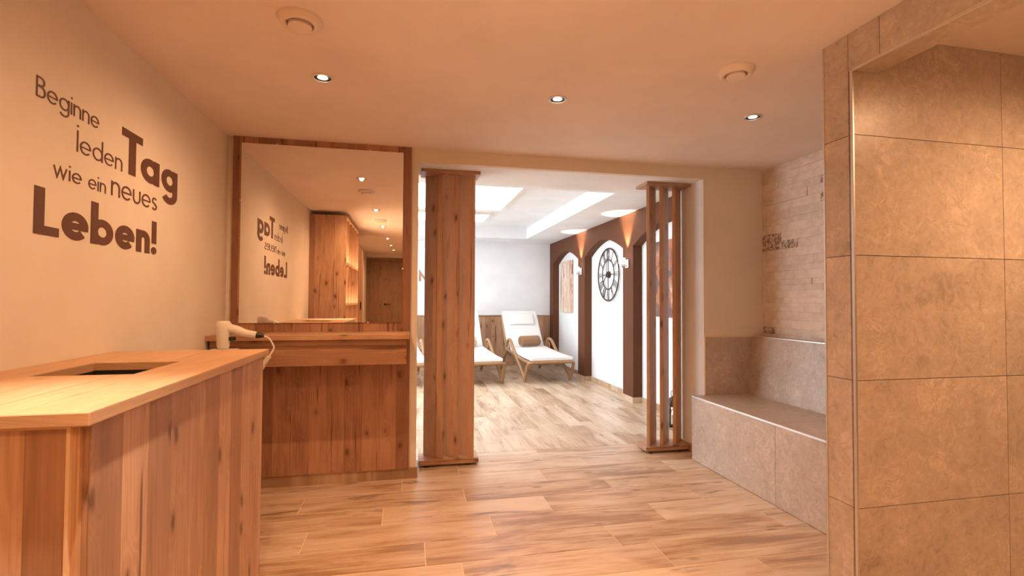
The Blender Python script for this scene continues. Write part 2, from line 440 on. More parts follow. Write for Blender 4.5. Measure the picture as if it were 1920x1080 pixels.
tiles(pt, (0, 1.638, 0), (1, 0, 0), (0, 0, 1), (0, 1, 0), [XC+.002, 2.3, XR], zj)
struct(pt.build('wall_right', [M['tile'], M['tgrout'], M['wall']], origin=(0, 0, 0)))
c = MB(); c.box(3.2, .0, 0, 3.3, 1.52, ZC, mi=1)
tiles(c, (3.2, 0, 0), (0, 1, 0), (0, 0, 1), (-1, 0, 0), [.1, .8, 1.5], zj)
c.box(XC+.106, 0, 0, 3.3, .09, ZC, mi=1); tiles(c, (0, .1, 0), (1, 0, 0), (0, 0, 1), (0, 1, 0), [XC+.11, 2.3, 3.19], zj)
struct(c.build('wall_shower', [M['tile'], M['tgrout']], origin=(0, 0, 0)))
# metal edge trims
def trim(name, *b): struct(MB().box(*b).build(name, M['chrome'], bevel=.001))
trim('trim_1', XC-.003, 1.634, 0, XC+.008, 1.641, ZC)
trim('trim_2', XC-.002, 1.508, 0, XC+.006, 1.519, 2.004)
trim('trim_3', XC-.002, .1, 1.998, XC+.006, 1.508, 2.008)
# skirting by the mirror panel
b = MB(); b.box(-1.05, YB-.012, .0, -.1, YB, .068, (.3, .62, 0.0)); b.box(-.098, YB-.012, 0, .066, YB, .068, (.71, .2, 0.0)); b.box(.0575, YB, 0, .066, 3.4, .068, rv())
struct(b.build('baseboard_back', M['plankx']))
b = MB(); b.box(2.127, 3.30, 0, 2.1365, 3.66, .06, rv()); struct(b.build('baseboard_jamb', M['planky']))
# doors seen in the mirror
def door(name, ax, at, a0, a1, zt, mat):
    fr = MB(); dr = MB()
    def bx(mb, p0, p1, z0, z1, t0, t1):
        if ax == 'Y': mb.box(p0, at+t0, z0, p1, at+t1, z1)
        else: mb.box(at+t0, p0, z0, at+t1, p1, z1)
    for p0, p1 in ((a0-.06, a0), (a1, a1+.06)): bx(fr, p0, p1, 0, zt+.06, -.05, .02)
    bx(fr, a0, a1, zt, zt+.06, -.05, .02); bx(dr, a0+.002, a1-.002, .005, zt-.002, -.04, .0)
    d = struct(dr.build(name, mat)); fo = fr.build('door_frame', mat, d)
    return d
d1 = door('door_1', 'Y', -4.6, -.83, .02, 2.0, M['door'])
h = MB(); h.lathe([(.025, 0), (.025, .01), (.0, .01)], (-.50, -4.6, 1.05), 20, 'Y'); h.tube([(-.50, -4.59, 1.05), (-.50, -4.55, 1.05), (-.485, -4.545, 1.05), (-.37, -4.545, 1.05)], .009)
h.build('door_handle', M['dsteel'], d1, smooth=True)
struct(MB().box(XL, -4.6, 0, -.90, -1.52, ZC).build('wall_corridor', M['wall'], origin=(0, 0, 0)))

# rest room ---------------------------------------------------------------
XW = 2.60; XF = 2.49
ZS = 2.165
c = MB(); c.box(-2.7, YR, 0, 2.7, YR+.1, 2.45); struct(c.build('wall_far', M['white'], origin=(0, 0, 0)))
c = MB(); c.box(XW, 3.66, 0, XW+.1, YR, 2.45); struct(c.build('wall_far_right', M['white'], origin=(0, 0, 0)))
WY0, WY1, WZ0, WZ1 = 4.3, 7.6, .12, 2.05
c = MB(); c.box(-2.7, 3.66, 0, -2.6, WY0, 2.45); c.box(-2.7, WY1, 0, -2.6, YR, 2.45); c.box(-2.7, WY0, 0, -2.6, WY1, WZ0); c.box(-2.7, WY0, WZ1, -2.6, WY1, 2.45)
wd = struct(MB().box(-2.685, WY0, WZ0, -2.675, WY1, WZ1).build('added_window_1', emit('added_daylight_pane', (.82, .92, 1), 7.2)))  # unseen window, added so its glowing pane supplies cool daylight
c2 = MB()
for a, b_ in ((WY0, WY0+.06), ((WY0+WY1)/2-.03, (WY0+WY1)/2+.03), (WY1-.06, WY1)): c2.box(-2.675, a, WZ0, -2.62, b_, WZ1)
c2.box(-2.675, WY0, WZ0, -2.62, WY1, WZ0+.06); c2.box(-2.675, WY0, WZ1-.06, -2.62, WY1, WZ1); c2.build('added_window_frame', M['wplastic'], wd)
c.box(-2.6, 3.56, 0, XL-.12, 3.66, 2.45); struct(c.build('wall_far_left', M['white'], origin=(0, 0, 0)))
c = MB(); tx0, tx1, ty0, ty1, tz = -1.9, 1.90, 4.35, 7.93, 2.345
c.box(-2.6, 3.66, ZS, tx0, YR, tz); c.box(tx1, 3.66, ZS, XW, YR, tz); c.box(tx0, 3.66, ZS, tx1, ty0, tz); c.box(tx0, ty1, ZS, tx1, YR, tz)
c.box(-2.6, 3.66, tz, XW, YR, tz+.06); struct(c.build('ceiling_tray', M['white'], origin=(0, 0, 0)))
# brown arcade: three arches
ar = MB()
spans = [(7.064, 8.384), (5.48, 6.787), (3.903, 5.207)]
def arch_pts(a, b, n=20):
    m = (a+b)/2; hw = (b-a)/2; zs, za = 1.775, 1.955; out = []
    for i in range(n+1):
        t = -1+2*i/n; out.append((m+hw*t, zs+(za-zs)*(1-abs(t)**1.75)))
    return out
segs = []; yy = 3.66
for a, b in sorted(spans): segs.append((yy, a)); yy = b
segs.append((yy, YR))
for a, b in segs: ar.box(XF, a, 0, XW, b, ZS)
for a, b in spans:
    p = arch_pts(a, b)
    for (y0, z0), (y1, z1) in zip(p, p[1:]):
        ar.prism([(XF, y0, z0), (XF, y1, z1), (XF, y1, ZS), (XF, y0, ZS)], (XW-XF, 0, 0))
struct(ar.build('wall_arcade', M['brown'], origin=(0, 0, 0)))
bb = MB(); bh = .062
for a, b in segs:
    bb.box(XF-.012, a, 0, XF, b, bh, rv())
    if a > 3.7: bb.box(XF-.012, a-.012, 0, XW, a, bh, rv())
    if b < YR-.1: bb.box(XF-.012, b, 0, XW, b+.012, bh, rv())
for a, b in spans:
    bb.box(XW-.012, a+.012, 0, XW, a+.66, bh, rv()); bb.box(XW-.012, a+.662, 0, XW, b-.012, bh, rv())
struct(bb.build('baseboard_right', M['planky'], origin=(0, 0, 0)))

# wooden dado along the far wall
wn = thing('wall_panelling', 'low spruce wainscot panel along the far wall behind the loungers', 'wall panel', (0, YR, 0))
MB().box(-2.55, YR-.02, .0, 2.485, YR, .872).build('panel', M['wood'], wn)
MB().box(-2.55, YR-.035, .872, 2.485, YR, .890).build('cap_rail', M['wood_x'], wn, bevel=.002)

# bright ceiling panels
def panel(x0, y0, x1, y1, label):
    r = thing('ceiling_panel', label, 'ceiling light', ((x0+x1)/2, (y0+y1)/2, tz), 'bright ceiling panels')
    f = MB(); w_ = .03; z0 = tz-.035
    f.box(x0, y0, z0, x1, y0+w_, tz); f.box(x0, y1-w_, z0, x1, y1, tz); f.box(x0, y0+w_, z0, x0+w_, y1-w_, tz); f.box(x1-w_, y0+w_, z0, x1, y1-w_, tz)
    f.build('frame', M['wplastic'], r)
    MB().box(x0+w_, y0+w_, z0+.004, x1-w_, y1-w_, tz-.004).build('diffuser', M['panel'], r)
panel(-1.2, 4.55, 1.18, 6.30, 'large glowing white panel in the ceiling tray nearest the doorway')
panel(-1.2, 6.62, 1.10, 7.30, 'narrower glowing white panel in the ceiling tray towards the loungers')

# ------------------------------------------------------------ wash room furniture
# mirror panel, vanity shelf, mirror
M['drawer'] = wood('spruce_drawer', 'X', .3, light=(.53, .31, .185), mid=(.38, .20, .115), seed=3.1)
vp = thing('vanity_unit', 'spruce vanity with tall back panel, narrow shelf and drawer below the mirror', 'vanity', (-.52, 3.28, .068))
MB().box(-1.051, 3.275, .068, .012, YB, 2.162).build('back_panel', M['wood_dark'], vp)
MB().box(XL+.001, 2.99, .918, .010, 3.275, .948).build('shelf', M['wood_x'], vp, bevel=.002)
dr = MB(); dr.box(-1.07, 3.02, .768, -.008, 3.04, .917).build('drawer', M['drawer'], vp, bevel=.0015)
MB().box(-1.06, 3.04, .775, -.02, 3.275, .917).build('drawer_box', M['wood'], vp)
mr = thing('wall_mirror', 'large rectangular mirror mounted on the spruce vanity panel', 'mirror', (-.52, 3.27, 1.0))
MB().box(-1.003, 3.268, 1.005, -.040, 3.275, 2.104).build('glass', M['mirror'], mr)
for x_, z_ in ((-1.004, 1.75), (-.039, 1.35), (-.8, 1.004), (-.25, 1.004), (-.8, 2.105), (-.25, 2.105)):
    MB().lathe([(.006, 0), (.006, -.004), (.0, -.005)], (x_, 3.268, z_), 16, 'Y').build('mirror_clip', M['chrome'], mr, smooth=True)

# counter
ct = thing('counter', 'spruce counter cabinet along the left wall in the foreground', 'counter', (-.82, 1.58, 0))
MB().box(-.582, 1.045, 0, -.562, 2.130, .924).build('long_panel', M['wood'], ct)
MB().box(XL+.001, 1.030, 0, -.592, 1.048, .918).build('end_panel', M['wood'], ct)
MB().box(-.592, 1.028, 0, -.586, 1.048, .924).build('lit_edge_band', M['band'], ct)  # pale banding; its tone also paints the light caught on the panel edges
MB().box(XL+.001, 1.028, .918, -.592, 1.048, .924).build('lit_edge_band', M['band'], ct)
MB().box(-.586, 1.036, 0, -.575, 1.06, .924).build('corner_post', M['slat'], ct)
MB().box(XL+.001, 2.110, 0, -.582, 2.130, .924).build('back_end_panel', M['wood'], ct)
hx0, hx1, hy0, hy1 = -.950, -.712, 1.497, 1.775
wt = thing('worktop', 'pale spruce worktop with a square drop hole on top of the counter', 'worktop', (-.82, 1.58, .925))
t_ = MB(); X0, X1, Y0, Y1 = XL+.001, -.547, 1.010, 2.155
outer = [(X0, Y0), (X1, Y0), (X1, Y1), (X0, Y1)]; inner = [(hx0, hy0), (hx1, hy0), (hx1, hy1), (hx0, hy1)]
z0, z1 = .9245, .950
vs = [(x, y, z1) for x, y in outer+inner]+[(x, y, z0) for x, y in outer+inner]
fs = []
for i in range(4):
    j = (i+1) % 4
    fs += [(i, j, 4+j, 4+i), (8+i, 12+i, 12+j, 8+j), (i, 8+i, 8+j, j), (4+i, 4+j, 12+j, 12+i)]
t_.add(vs, fs); t_.build('top', M['wood_y'], wt, bevel=.0025)
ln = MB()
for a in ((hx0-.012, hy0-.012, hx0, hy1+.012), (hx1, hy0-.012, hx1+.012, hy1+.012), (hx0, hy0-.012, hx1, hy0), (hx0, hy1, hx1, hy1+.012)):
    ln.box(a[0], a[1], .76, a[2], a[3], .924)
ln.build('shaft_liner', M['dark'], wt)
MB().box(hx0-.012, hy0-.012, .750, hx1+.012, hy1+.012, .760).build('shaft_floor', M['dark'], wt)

# hair dryer in its wall holder
hd = thing('hair_dryer', 'white hair dryer with black cable end behind the counter below the mirror', 'hair dryer', (-.97, 2.90, .86))
b_ = MB(); b_.lathe([(.0, .886), (.026, .886), (.031, .90), (.034, .96), (.037, 1.0), (.036, 1.022), (.028, 1.032), (.0, 1.034)], (-.962, 2.90, 0), 28, cap=False)
b_.build('body', M['wplastic'], hd, smooth=True)
hp = bez([(-.945, 2.90, .995), (-.90, 2.90, .985), (-.86, 2.90, .968), (-.80, 2.90, .956)], 6)
MB().tube(hp, [.026-.007*i/(len(hp)-1) for i in range(len(hp))], 14).build('handle', M['wplastic'], hd, smooth=True)
MB().tube([(-.802, 2.90, .956), (-.785, 2.90, .955), (-.762, 2.90, .952)], [.017, .015, .009], 12).build('cable_sleeve', M['black'], hd, smooth=True)
MB().box(-.933, 2.885, .928, -.905, 2.915, .948).build('switch', M['black'], hd, bevel=.003)
MB().tube(bez([(-.763, 2.90, .952), (-.735, 2.90, .935), (-.715, 2.90, .90), (-.712, 2.90, .885), (-.72, 2.90, .865), (-.735, 2.90, .84)]), .0045, 8).build('cord', M['wplastic'], hd, smooth=True)
cl = []
A, B = Vector((-.735, 2.90, .842)), Vector((-.80, 2.90, .735))
for i in range(140):
    t = i/139; a = t*2*PI*14; d = (B-A).normalized(); u = Vector((0, 1, 0)); v = d.cross(u)
    cl.append(A+(B-A)*t+.011*(math.cos(a)*u+math.sin(a)*v))
MB().tube(cl, .0035, 6).build('coiled_cord', M['wplastic'], hd, smooth=True)
MB().tube(bez([(-.80, 2.90, .735), (-.88, 2.90, .70), (-.99, 2.90, .72), (-1.03, 2.90, .79)]), .0045, 8).build('cord', M['wplastic'], hd, smooth=True)
ho = thing('dryer_holder', 'small white wall holder under the hair dryer at the left wall', 'holder', (XL+.03, 2.90, .86))
MB().box(-1.02, 2.862, .856, -.895, 2.938, .884).build('bracket', M['wplastic'], ho, bevel=.004)
MB().box(XL+.001, 2.87, .80, -1.0, 2.93, .855).build('wall_plate', M['wplastic'], ho, bevel=.004)
sk = MB().box(-1.006, 2.859, .860, -.968, 2.863, .883).build('socket', M['black'], ho)
MB().box(-.993, 2.8575, .868, -.981, 2.8600, .876).build('socket_light', M['wplastic'], sk)

# slatted room dividers
def divider(x0, x1, mirror, label):
    r = thing('slat_divider', label, 'room divider', ((x0+x1)/2, 3.55, 0), 'slatted dividers in the doorway')
    MB().box(x0, 3.462, .016, x1, 3.642, .050).build('base_board', M['wood_x'], r, bevel=.002)
    MB().box(x0, 3.440, 2.035, x1, 3.630, 2.057).build('top_board', M['wood_x'], r, bevel=.002)
    f = MB()
    for fx in (x0+.05, x1-.07):
        for fy in (3.49, 3.61): MB().lathe([(.018, 0), (.02, .016)], (fx, fy, 0), 16).build('foot', M['black'], r, smooth=True)
    for i in range(3):
        # board centre; boards stand at 45 degrees on the base
        if not mirror: cx = x0+.098+.1085*i; u = Vector((1, -1, 0)).normalized()
        else: cx = x0+.088+.1085*i; u = Vector((1, 1, 0)).normalized()
        n = Vector((u.y, -u.x, 0))
        MB().obox((cx, 3.546, 1.043), u*.082, n*.012, (0, 0, .993)).build('slat', M['slat'], r, bevel=.0015)
divider(.080, .490, False, 'spruce divider with upright slats at the left side of the doorway')
divider(1.760, 2.126, True, 'spruce divider with upright slats at the right side of the doorway beside the bench')

# tiled bench
bn = thing('tiled_bench', 'built-in bench clad in beige stone tiles in the right niche', 'bench', (2.33, 2.46, 0))
XBn, ZB = 2.030, .462
f = MB(); f.box(XBn+.009, 1.642, 0, XBn+.03, 3.285, ZB-.012, mi=1)
tiles(f, (XBn, 0, 0), (0, 1, 0), (0, 0, 1), (-1, 0, 0), [1.642, 2.447, 3.286], [0.002, ZB-.010])
f.build('front_panel', [M['tile'], M['tgrout']], bn)
f = MB(); f.box(XBn+.03, 1.642, 0, 2.62, 3.285, ZB-.012, mi=1)
tiles(f, (0, 0, ZB), (0, 1, 0), (1, 0, 0), (0, 0, 1), [1.642, 2.447, 3.286], [XBn+.006, 2.50])
f.build('seat', [M['tile'], M['tgrout']], bn)
f = MB(); nrm = Vector((-(.89-.464), 0, (2.546-2.495))).normalized()
for a, b_ in ((1.642, 2.447), (2.447, 3.286)):
    f.prism([(2.495, a+.001, ZB), (2.547, a+.001, .888), (2.632, a+.001, .888), (2.632, a+.001, ZB)], (0, b_-a-.002, 0), rv())
f.build('backrest', M['tile'], bn)
f = MB(); f.prism([(2.144, 3.286, ZB), (2.496, 3.286, ZB), (2.546, 3.286, .886), (2.144, 3.286, .886)], (0, .007, 0), rv()); f.build('end_panel', M['tile'], bn)
MB().box(XBn-.002, 1.642, ZB-.010, XBn+.007, 3.286, ZB+.001).build('seat_trim', M['chrome'], bn)
MB().box(2.542, 1.642, .887, 2.553, 3.286, .893).build('back_trim', M['chrome'], bn)
f = MB(); f.box(2.138, 3.284, .884, 2.546, 3.294, .890); f.box(2.138, 3.284, ZB, 2.144, 3.294, .884); f.build('end_trim', M['band'], bn)

# ceiling vents
def make_vent():
    r = thing('ceiling_vent', 'x', 'vent', (0, 0, ZC), 'round ceiling vents')
    MB().lathe([(.076, 0), (.076, -.006), (.066, -.022), (.056, -.026), (.047, -.022), (.043, -.004), (.0, -.004)], (0, 0, ZC), 48, cap=False).build('ring', M['ceil'], r, smooth=True)
    MB().lathe([(.0, -.034), (.036, -.034), (.040, -.030), (.038, -.018), (.012, -.012), (.012, -.004)], (0, 0, ZC), 40, cap=False).build('valve_disc', M['ceil'], r, smooth=True)
    return r
v0 = make_vent()
for i, (x, y, lab) in enumerate(((-.386, 1.853, 'round white air valve in the ceiling at upper left above the counter'),
                                 (1.372, 1.868, 'round white air valve in the ceiling towards the tiled partition'),
                                 (-.35, .164, 'round white air valve in the corridor ceiling seen in the mirror'))):
    o = v0 if i == 0 else dup(v0); o.location = (x, y, ZC); o['label'] = lab

# wall lettering: monoline letters drawn as strokes, x-height 1
def ribbon(pts, w):
    """flat stroke polygon quads around a polyline"""
    P = [Vector((p[0], p[1])) for p in pts]; n = len(P); L = []; R = []
    closed = (P[0]-P[-1]).length < 1e-6
    for i in range(n):
        a = P[i-1] if i > 0 else (P[-2] if closed else None); b = P[i+1] if i < n-1 else (P[1] if closed else None)
        d1 = (P[i]-a).normalized() if a is not None else (b-P[i]).normalized(); d2 = (b-P[i]).normalized() if b is not None else d1
        d = (d1+d2).normalized(); nn = Vector((-d.y, d.x)); k = 1/max(.35, nn.dot(Vector((-d1.y, d1.x))))
        L.append(P[i]+nn*w/2*k); R.append(P[i]-nn*w/2*k)
    return [(L[i], L[i+1], R[i+1], R[i]) for i in range(n-1)]
def arc(cx, cy, rx, ry, a0, a1, n=28): return [(cx+rx*math.cos(math.radians(a0+(a1-a0)*i/n)), cy+ry*math.sin(math.radians(a0+(a1-a0)*i/n))) for i in range(n+1)]
def glyph(ch, w, cap, asc):
    h = w/2; r = .5-h; S = []
    rx = r*1.0
    def ring(cx): S.append((arc(cx, .5, rx, r, 0, 360), w))
    if ch == 'e':
        S += [(arc(.5, .5, rx, r, 0, 318), w), ([(h*.6, .5), (1-h*1.0+h*.9, .5)], w*.8)]; adv = 1
    elif ch in 'dagb':
        ring(.5); adv = 1
        xs = h if ch == 'b' else 1-h
        if ch == 'd': S.append(([(xs, 0), (xs, asc)], w))
        if ch == 'b': S.append(([(xs, 0), (xs, asc)], w))
        if ch == 'a': S.append(([(xs, 0), (xs, 1)], w))
        if ch == 'g': S.append(([(xs, 1), (xs, -.08)]+arc(.5, -.08, rx, .38-h*.4, 0, -150, 16)[1:], w))
    elif ch == 'i': S += [([(h, 0), (h, 1)], w), ([(h, 1.28), (h, 1.28+max(w, .14))], max(w, .13))]; adv = w
    elif ch == 'j': S += [([(h, 0), (h, 1.55)], w), ([(h, 1.80), (h, 1.80+max(w, .14))], max(w, .13))]; adv = w
    elif ch == 'n':
        ww = .80; S += [([(h, 0), (h, 1)], w), ([(h, .45)]+arc(ww/2, .6-h*.0, ww/2-h, .4-h, 180, 0, 18)+[(ww-h, 0)], w)]; adv = ww
    elif ch == 'u':
        ww = .80; S += [([(h, 1)]+arc(ww/2, .4, ww/2-h, .4-h, 180, 360, 18)+[(ww-h, 1)], w)]; adv = ww
    elif ch == 's':
        S += [(arc(.33, .73, .25-h*.5, .27-h, 25, 270, 16)+arc(.33, .27, .28-h*.5, .27-h, 90, -155, 16)[1:], w)]; adv = .64
    elif ch == 'w': S += [([(h, 1), (.38, h*.5), (.68, .95), (.98, h*.5), (1.36-h, 1)], w)]; adv = 1.36
    elif ch == 'T': S += [([(.0, cap-h), (.98, cap-h)], w), ([(.49, 0), (.49, cap-h)], w*1.08)]; adv = .98
    elif ch == 'L': S += [([(h, 0), (h, cap)], w*1.08), ([(0, h), (.80, h)], w)]; adv = .80
    elif ch == 'B':
        m = cap*.53; S += [([(h, 0), (h, cap)], w), ([(h, cap-h), (.42, cap-h)]+arc(.42, (cap+m)/2, .28, (cap-m)/2-h, 90, -90, 14)[1:]+[(h, m)], w),
              ([(h, m), (.45, m)]+arc(.45, m/2+h/2, .33, m/2-h/2, 90, -90, 14)[1:]+[(h, h)], w)]; adv = .82
    elif ch == '!': S += [([(.17, .50), (.17, cap)], w*1.0), (arc(.17, .17, .085, .085, 0, 360, 16), .17)]; adv = .34
    return S, adv
def word(txt, y0, y1, base, xh, w, parent, cap=1.6, asc=1.7, track=.16):
    x = 0; polys = []
    for ch in txt:
        if ch == ' ': x += .5; continue
        S, adv = glyph(ch, w, cap, asc)
        for si, (pts, sw) in enumerate(S):
            for q in ribbon(pts, sw): polys.append([(p.x+x, p.y, si) for p in q])
        x += adv+track-(.20 if ch == 'T' else 0)
    k = (y1-y0)/(x-track); mb = MB()
    for q in polys: mb.prism([(XL+.0005, y0+p[0]*k, base+p[1]*xh) for p in q], (.0012+.0002*q[0][2], 0, 0))
    return mb.build('word', M['letter'], parent)
wl = thing('wall_lettering', 'brown saying in thin and bold letters on the cream left wall', 'wall lettering', (XL, 2.1, 1.33))
word('Beginne', 1.708, 2.012, 1.750, .040, .13, wl, cap=1.55)
word('jeden', 1.896, 2.163, 1.638, .046, .12, wl, cap=1.6, asc=1.62)
word('Tag', 2.157, 2.625, 1.641, .103, .30, wl, cap=1.66, track=.13)
word('wie', 1.788, 1.925, 1.531, .035, .13, wl, track=.18)
word('ein', 1.962, 2.062, 1.531, .035, .13, wl, track=.18)
word('neues', 2.095, 2.436, 1.534, .055, .13, wl, track=.14)
word('Leben!', 1.714, 2.440, 1.342, .092, .30, wl, cap=1.55, asc=1.6, track=.10)

# tall locker cabinet behind the camera, seen in the mirror
lc = thing('shelf_cabinet', 'tall spruce cabinet with lit open pigeonholes on the left wall, seen in the mirror', 'cabinet', (-.88, 0, 0))
cx0, cx1, cy0, cy1, ctp = XL+.001, -.692, -.70, .706, 2.10
MB().box(cx0, cy1-.025, 0, cx1, cy1, ctp).build('side_panel', M['wood'], lc)
MB().box(cx0, cy0, 0, cx1, cy0+.025, ctp).build('side_panel', M['wood'], lc)
MB().box(cx0, cy0+.025, 0, cx0+.015, cy1-.025, ctp).build('back_panel', M['band'], lc)
for z_ in (.05, .60, 1.08, 1.55, ctp-.025):
    MB().box(cx0+.015, cy0+.025, z_, cx1-.002, cy1-.025, z_+.025).build('shelf', M['band'], lc)
for k in range(1, 5):
    yy = cy0+(cy1-cy0)*k/5; MB().box(cx0+.015, yy-.01, .075, cx1, yy+.01, ctp-.025).build('divider', M['wood'], lc)
for z_ in (.05, .60, 1.08, 1.55):
    MB().box(cx1-.075, cy0+.03, z_+.026, cx1-.055, cy1-.03, z_+.034).build('light_strip', M['led'], lc)
tc = thing('wardrobe', 'tall closed spruce wardrobe beside the lit pigeonhole cabinet, seen in the mirror', 'cabinet', (-.88, -1.1, 0))
MB().box(cx0, -1.50, 0, -.72, -.705, 1.93).build('body', M['wood_dark'], tc)
for a, b_ in ((-1.498, -1.105), (-1.10, -.707)):
    dd = MB().box(-.719, a, .06, -.70, b_, 1.92).build('door', M['wood_dark'], tc, bevel=.002)
    MB().box(-.699, (a if a > -1.3 else b_-.05)+.02, 1.0, -.685, (a if a > -1.3 else b_-.05)+.032, 1.12).build('handle', M['dsteel'], dd)

# ------------------------------------------------------------ rest room furniture
def make_lounger():
    r = thing('lounger', 'x', 'lounger', (0, 0, 0), 'loungers along the far wall')
    T = .023; mt = M['rattan']
    for s in (-1, 1):
        X = lambda v: s*v
        # front leg up to the foot rail, back slope up to the armrest loop
        MB().tube(bez([(X(.340), .17, .02), (X(.345), .12, .12), (X(.340), .05, .25), (X(.325), .02, .285), (X(.27), .005, .295)]), T).build('leg', mt, r, smooth=True)
        MB().tube(bez([(X(.340), .17, .018), (X(.340), .24, .10), (X(.338), .72, .40), (X(.335), .88, .51), (X(.333), .97, .540), (X(.332), 1.06, .52), (X(.332), 1.12, .43), (X(.332), 1.10, .36)]), T).build('armrest', mt, r, smooth=True)
        MB().tube(bez([(X(.325), 1.10, .37), (X(.335), 1.24, .25), (X(.340), 1.40, .09), (X(.340), 1.48, .02)]), T).build('leg', mt, r, smooth=True)
        MB().tube(bez([(X(.31), .02, .285), (X(.322), .30, .300), (X(.325), .65, .325), (X(.325), 1.0, .36), (X(.325), 1.22, .375)]), T*.9).build('side_rail', mt, r, smooth=True)
        MB().tube(bez([(X(.315), 1.18, .372), (X(.308), 1.32, .53), (X(.30), 1.56, .90)]), T*.85).build('back_rail', mt, r, smooth=True)
        c_ = Vector((X(.332), 1.02, .43)); MB().tube([c_+Vector((0, .05*math.cos(a), .05*math.sin(a))) for a in [2*PI*k/20 for k in range(20)]], .009, 8, True).build('ring', mt, r, smooth=True)
    MB().tube([(-.28, .005, .295), (.28, .005, .295)], T).build('foot_rail', mt, r, smooth=True)
    MB().tube([(-.30, 1.56, .90), (.30, 1.56, .90)], T*.85).build('head_rail', mt, r, smooth=True)
    MB().tube([(-.325, 1.16, .352), (.325, 1.16, .352)], T).build('cross_rail', mt, r, smooth=True)
    def slab(path, th, hw, name, parent, mat=M['cushion']):
        p = [Vector(q) for q in path]; mb = MB(); n = len(p); vs = []; fs = []
        prof = [(-hw, .0), (-hw-.012, th*.5), (-hw, th*.9), (-hw+.04, th), (hw-.04, th), (hw, th*.9), (hw+.012, th*.5), (hw, 0)]
        for i in range(n):
            d = (p[min(i+1, n-1)]-p[max(i-1, 0)]).normalized(); nv = Vector((0, -d.z, d.y))
            for a, b in prof: vs.append(p[i]+Vector((a, 0, 0))+nv*b)
        m = len(prof)
        for i in range(n-1):
            for k in range(m): fs.append((i*m+k, i*m+(k+1) % m, (i+1)*m+(k+1) % m, (i+1)*m+k))
        fs += [list(range(m))[::-1], [(n-1)*m+k for k in range(m)]]
        mb.add(vs, fs); return mb.build(name, mat, parent, bevel=.012, smooth=True)
    slab(bez([(0, .0, .315), (0, .40, .325), (0, .80, .348), (0, 1.24, .378)], 4), .055, .305, 'seat_cushion', r)
    slab(bez([(0, 1.20, .39), (0, 1.34, .58), (0, 1.59, .945)], 4), .055, .295, 'back_cushion', r)
    slab(bez([(0, 1.395, .73), (0, 1.45, .80), (0, 1.525, .905)], 4), .060, .21, 'pillow', r)
    return r
lg = make_lounger()
LOUN = [((1.955, 6.62), 'lounger with white cushions and cane frame, rightmost beside the arcade pillar'),
        ((.955, 6.60), 'lounger with white cushions half hidden by the left slatted divider'),
        ((-.06, 6.60), 'lounger with white cushions glimpsed left of the left slatted divider')]
for i, ((x, y), lab) in enumerate(LOUN):
    o = lg if i == 0 else dup(lg); o.location = (x, y, 0); o.rotation_euler.z = math.radians(4.5); o['label'] = lab
def towel(x, y, z, mat, lab, rz):
    r = tag(bpy.data.objects.new('rolled_towel', None), lab, 'towel', 'rolled towels on the loungers'); COL.objects.link(r)
    mb = MB(); L = .165; R = .088; n = 120
    sp = []
    for i in range(n+1):
        t = i/n; a = -t*2*PI*3.6+.6; rr = .012+(R-.012)*t; sp.append((rr*math.cos(a), rr*math.sin(a)))
    th = .015
    vs = []
    for i, (a, b) in enumerate(sp):
        l = math.hypot(a, b); k = (l-th)/l if l > th*1.1 else .35
        vs += [(-L, a, b), (L, a, b), (-L, a*k, b*k), (L, a*k, b*k)]
    fs = []
    for i in range(n):
        p, q = 4*i, 4*i+4
        fs += [(p, p+1, q+1, q), (p+2, q+2, q+3, p+3), (p, q, q+2, p+2), (p+1, p+3, q+3, q+1)]
    mb.add(vs, fs); mb.lathe([(.0, -L+.012), (R*.86, -L+.012), (R*.86, L-.012), (.0, L-.012)], seg=24, axis='X', cap=False)
    o = mb.build('roll', mat, None, smooth=True, origin=(0, 0, 0)); o.parent = r
    r.location = (x, y, z); r.rotation_euler.z = rz
towel(1.955-.065, 7.66, .515, M['towel'], 'rolled brown towel on the rightmost lounger', math.radians(20))
towel(.955-.065-.03, 7.64, .515, M['towel2'], 'rolled sand coloured towel on the half hidden lounger', math.radians(20))

# wall clock
ck = thing('wall_clock', 'large round skeleton clock of dark iron in the middle arch', 'clock', (XW-.02, 6.135, 1.50))
cy_, cz_, R1, R2 = 6.135, 1.495, .345, .195
xk = XW-.022
def circ(r, n=64): return [(xk, cy_+r*math.cos(2*PI*k/n), cz_+r*math.sin(2*PI*k/n)) for k in range(n)]
MB().tube(circ(R1), .009, 8, True).build('outer_ring', M['iron'], ck, smooth=True)
MB().tube(circ(R2), .007, 8, True).build('inner_ring', M['iron'], ck, smooth=True)
ROM = {0: 'XII', 1: 'I', 2: 'II', 3: 'III', 4: 'IIII', 5: 'V', 6: 'VI', 7: 'VII', 8: 'VIII', 9: 'IX', 10: 'X', 11: 'XI'}
for h_, s_ in ROM.items():
    a = PI/2-2*PI*h_/12; rad = Vector((0, -math.cos(a), math.sin(a))); tan = Vector((0, -rad.z, rad.y))
    wid = {'I': .022, 'V': .05, 'X': .05}; tot = sum(wid[c_] for c_ in s_); q = -tot/2; mb = MB(); c0 = Vector((xk, cy_, cz_))
    def bar(t0, t1):
        A = c0+rad*(R2+.004)-tan*(-t0); Bq = c0+rad*(R1-.006)-tan*(-t1); d = (Bq-A)/2; side = Vector((1, 0, 0)).cross(d).normalized()
        mb.obox((A+Bq)/2, d, side*.0026, (.003, 0, 0))
    for c_ in s_:
        m_ = q+wid[c_]/2
        if c_ == 'I': bar(-m_, -m_)
        if c_ == 'V': bar(-m_, -(m_-.02)); bar(-m_, -(m_+.02))
        if c_ == 'X': bar(-(m_-.018), -(m_+.018)); bar(-(m_+.018), -(m_-.018))
        q += wid[c_]
    mb.build('numeral', M['iron'], ck)
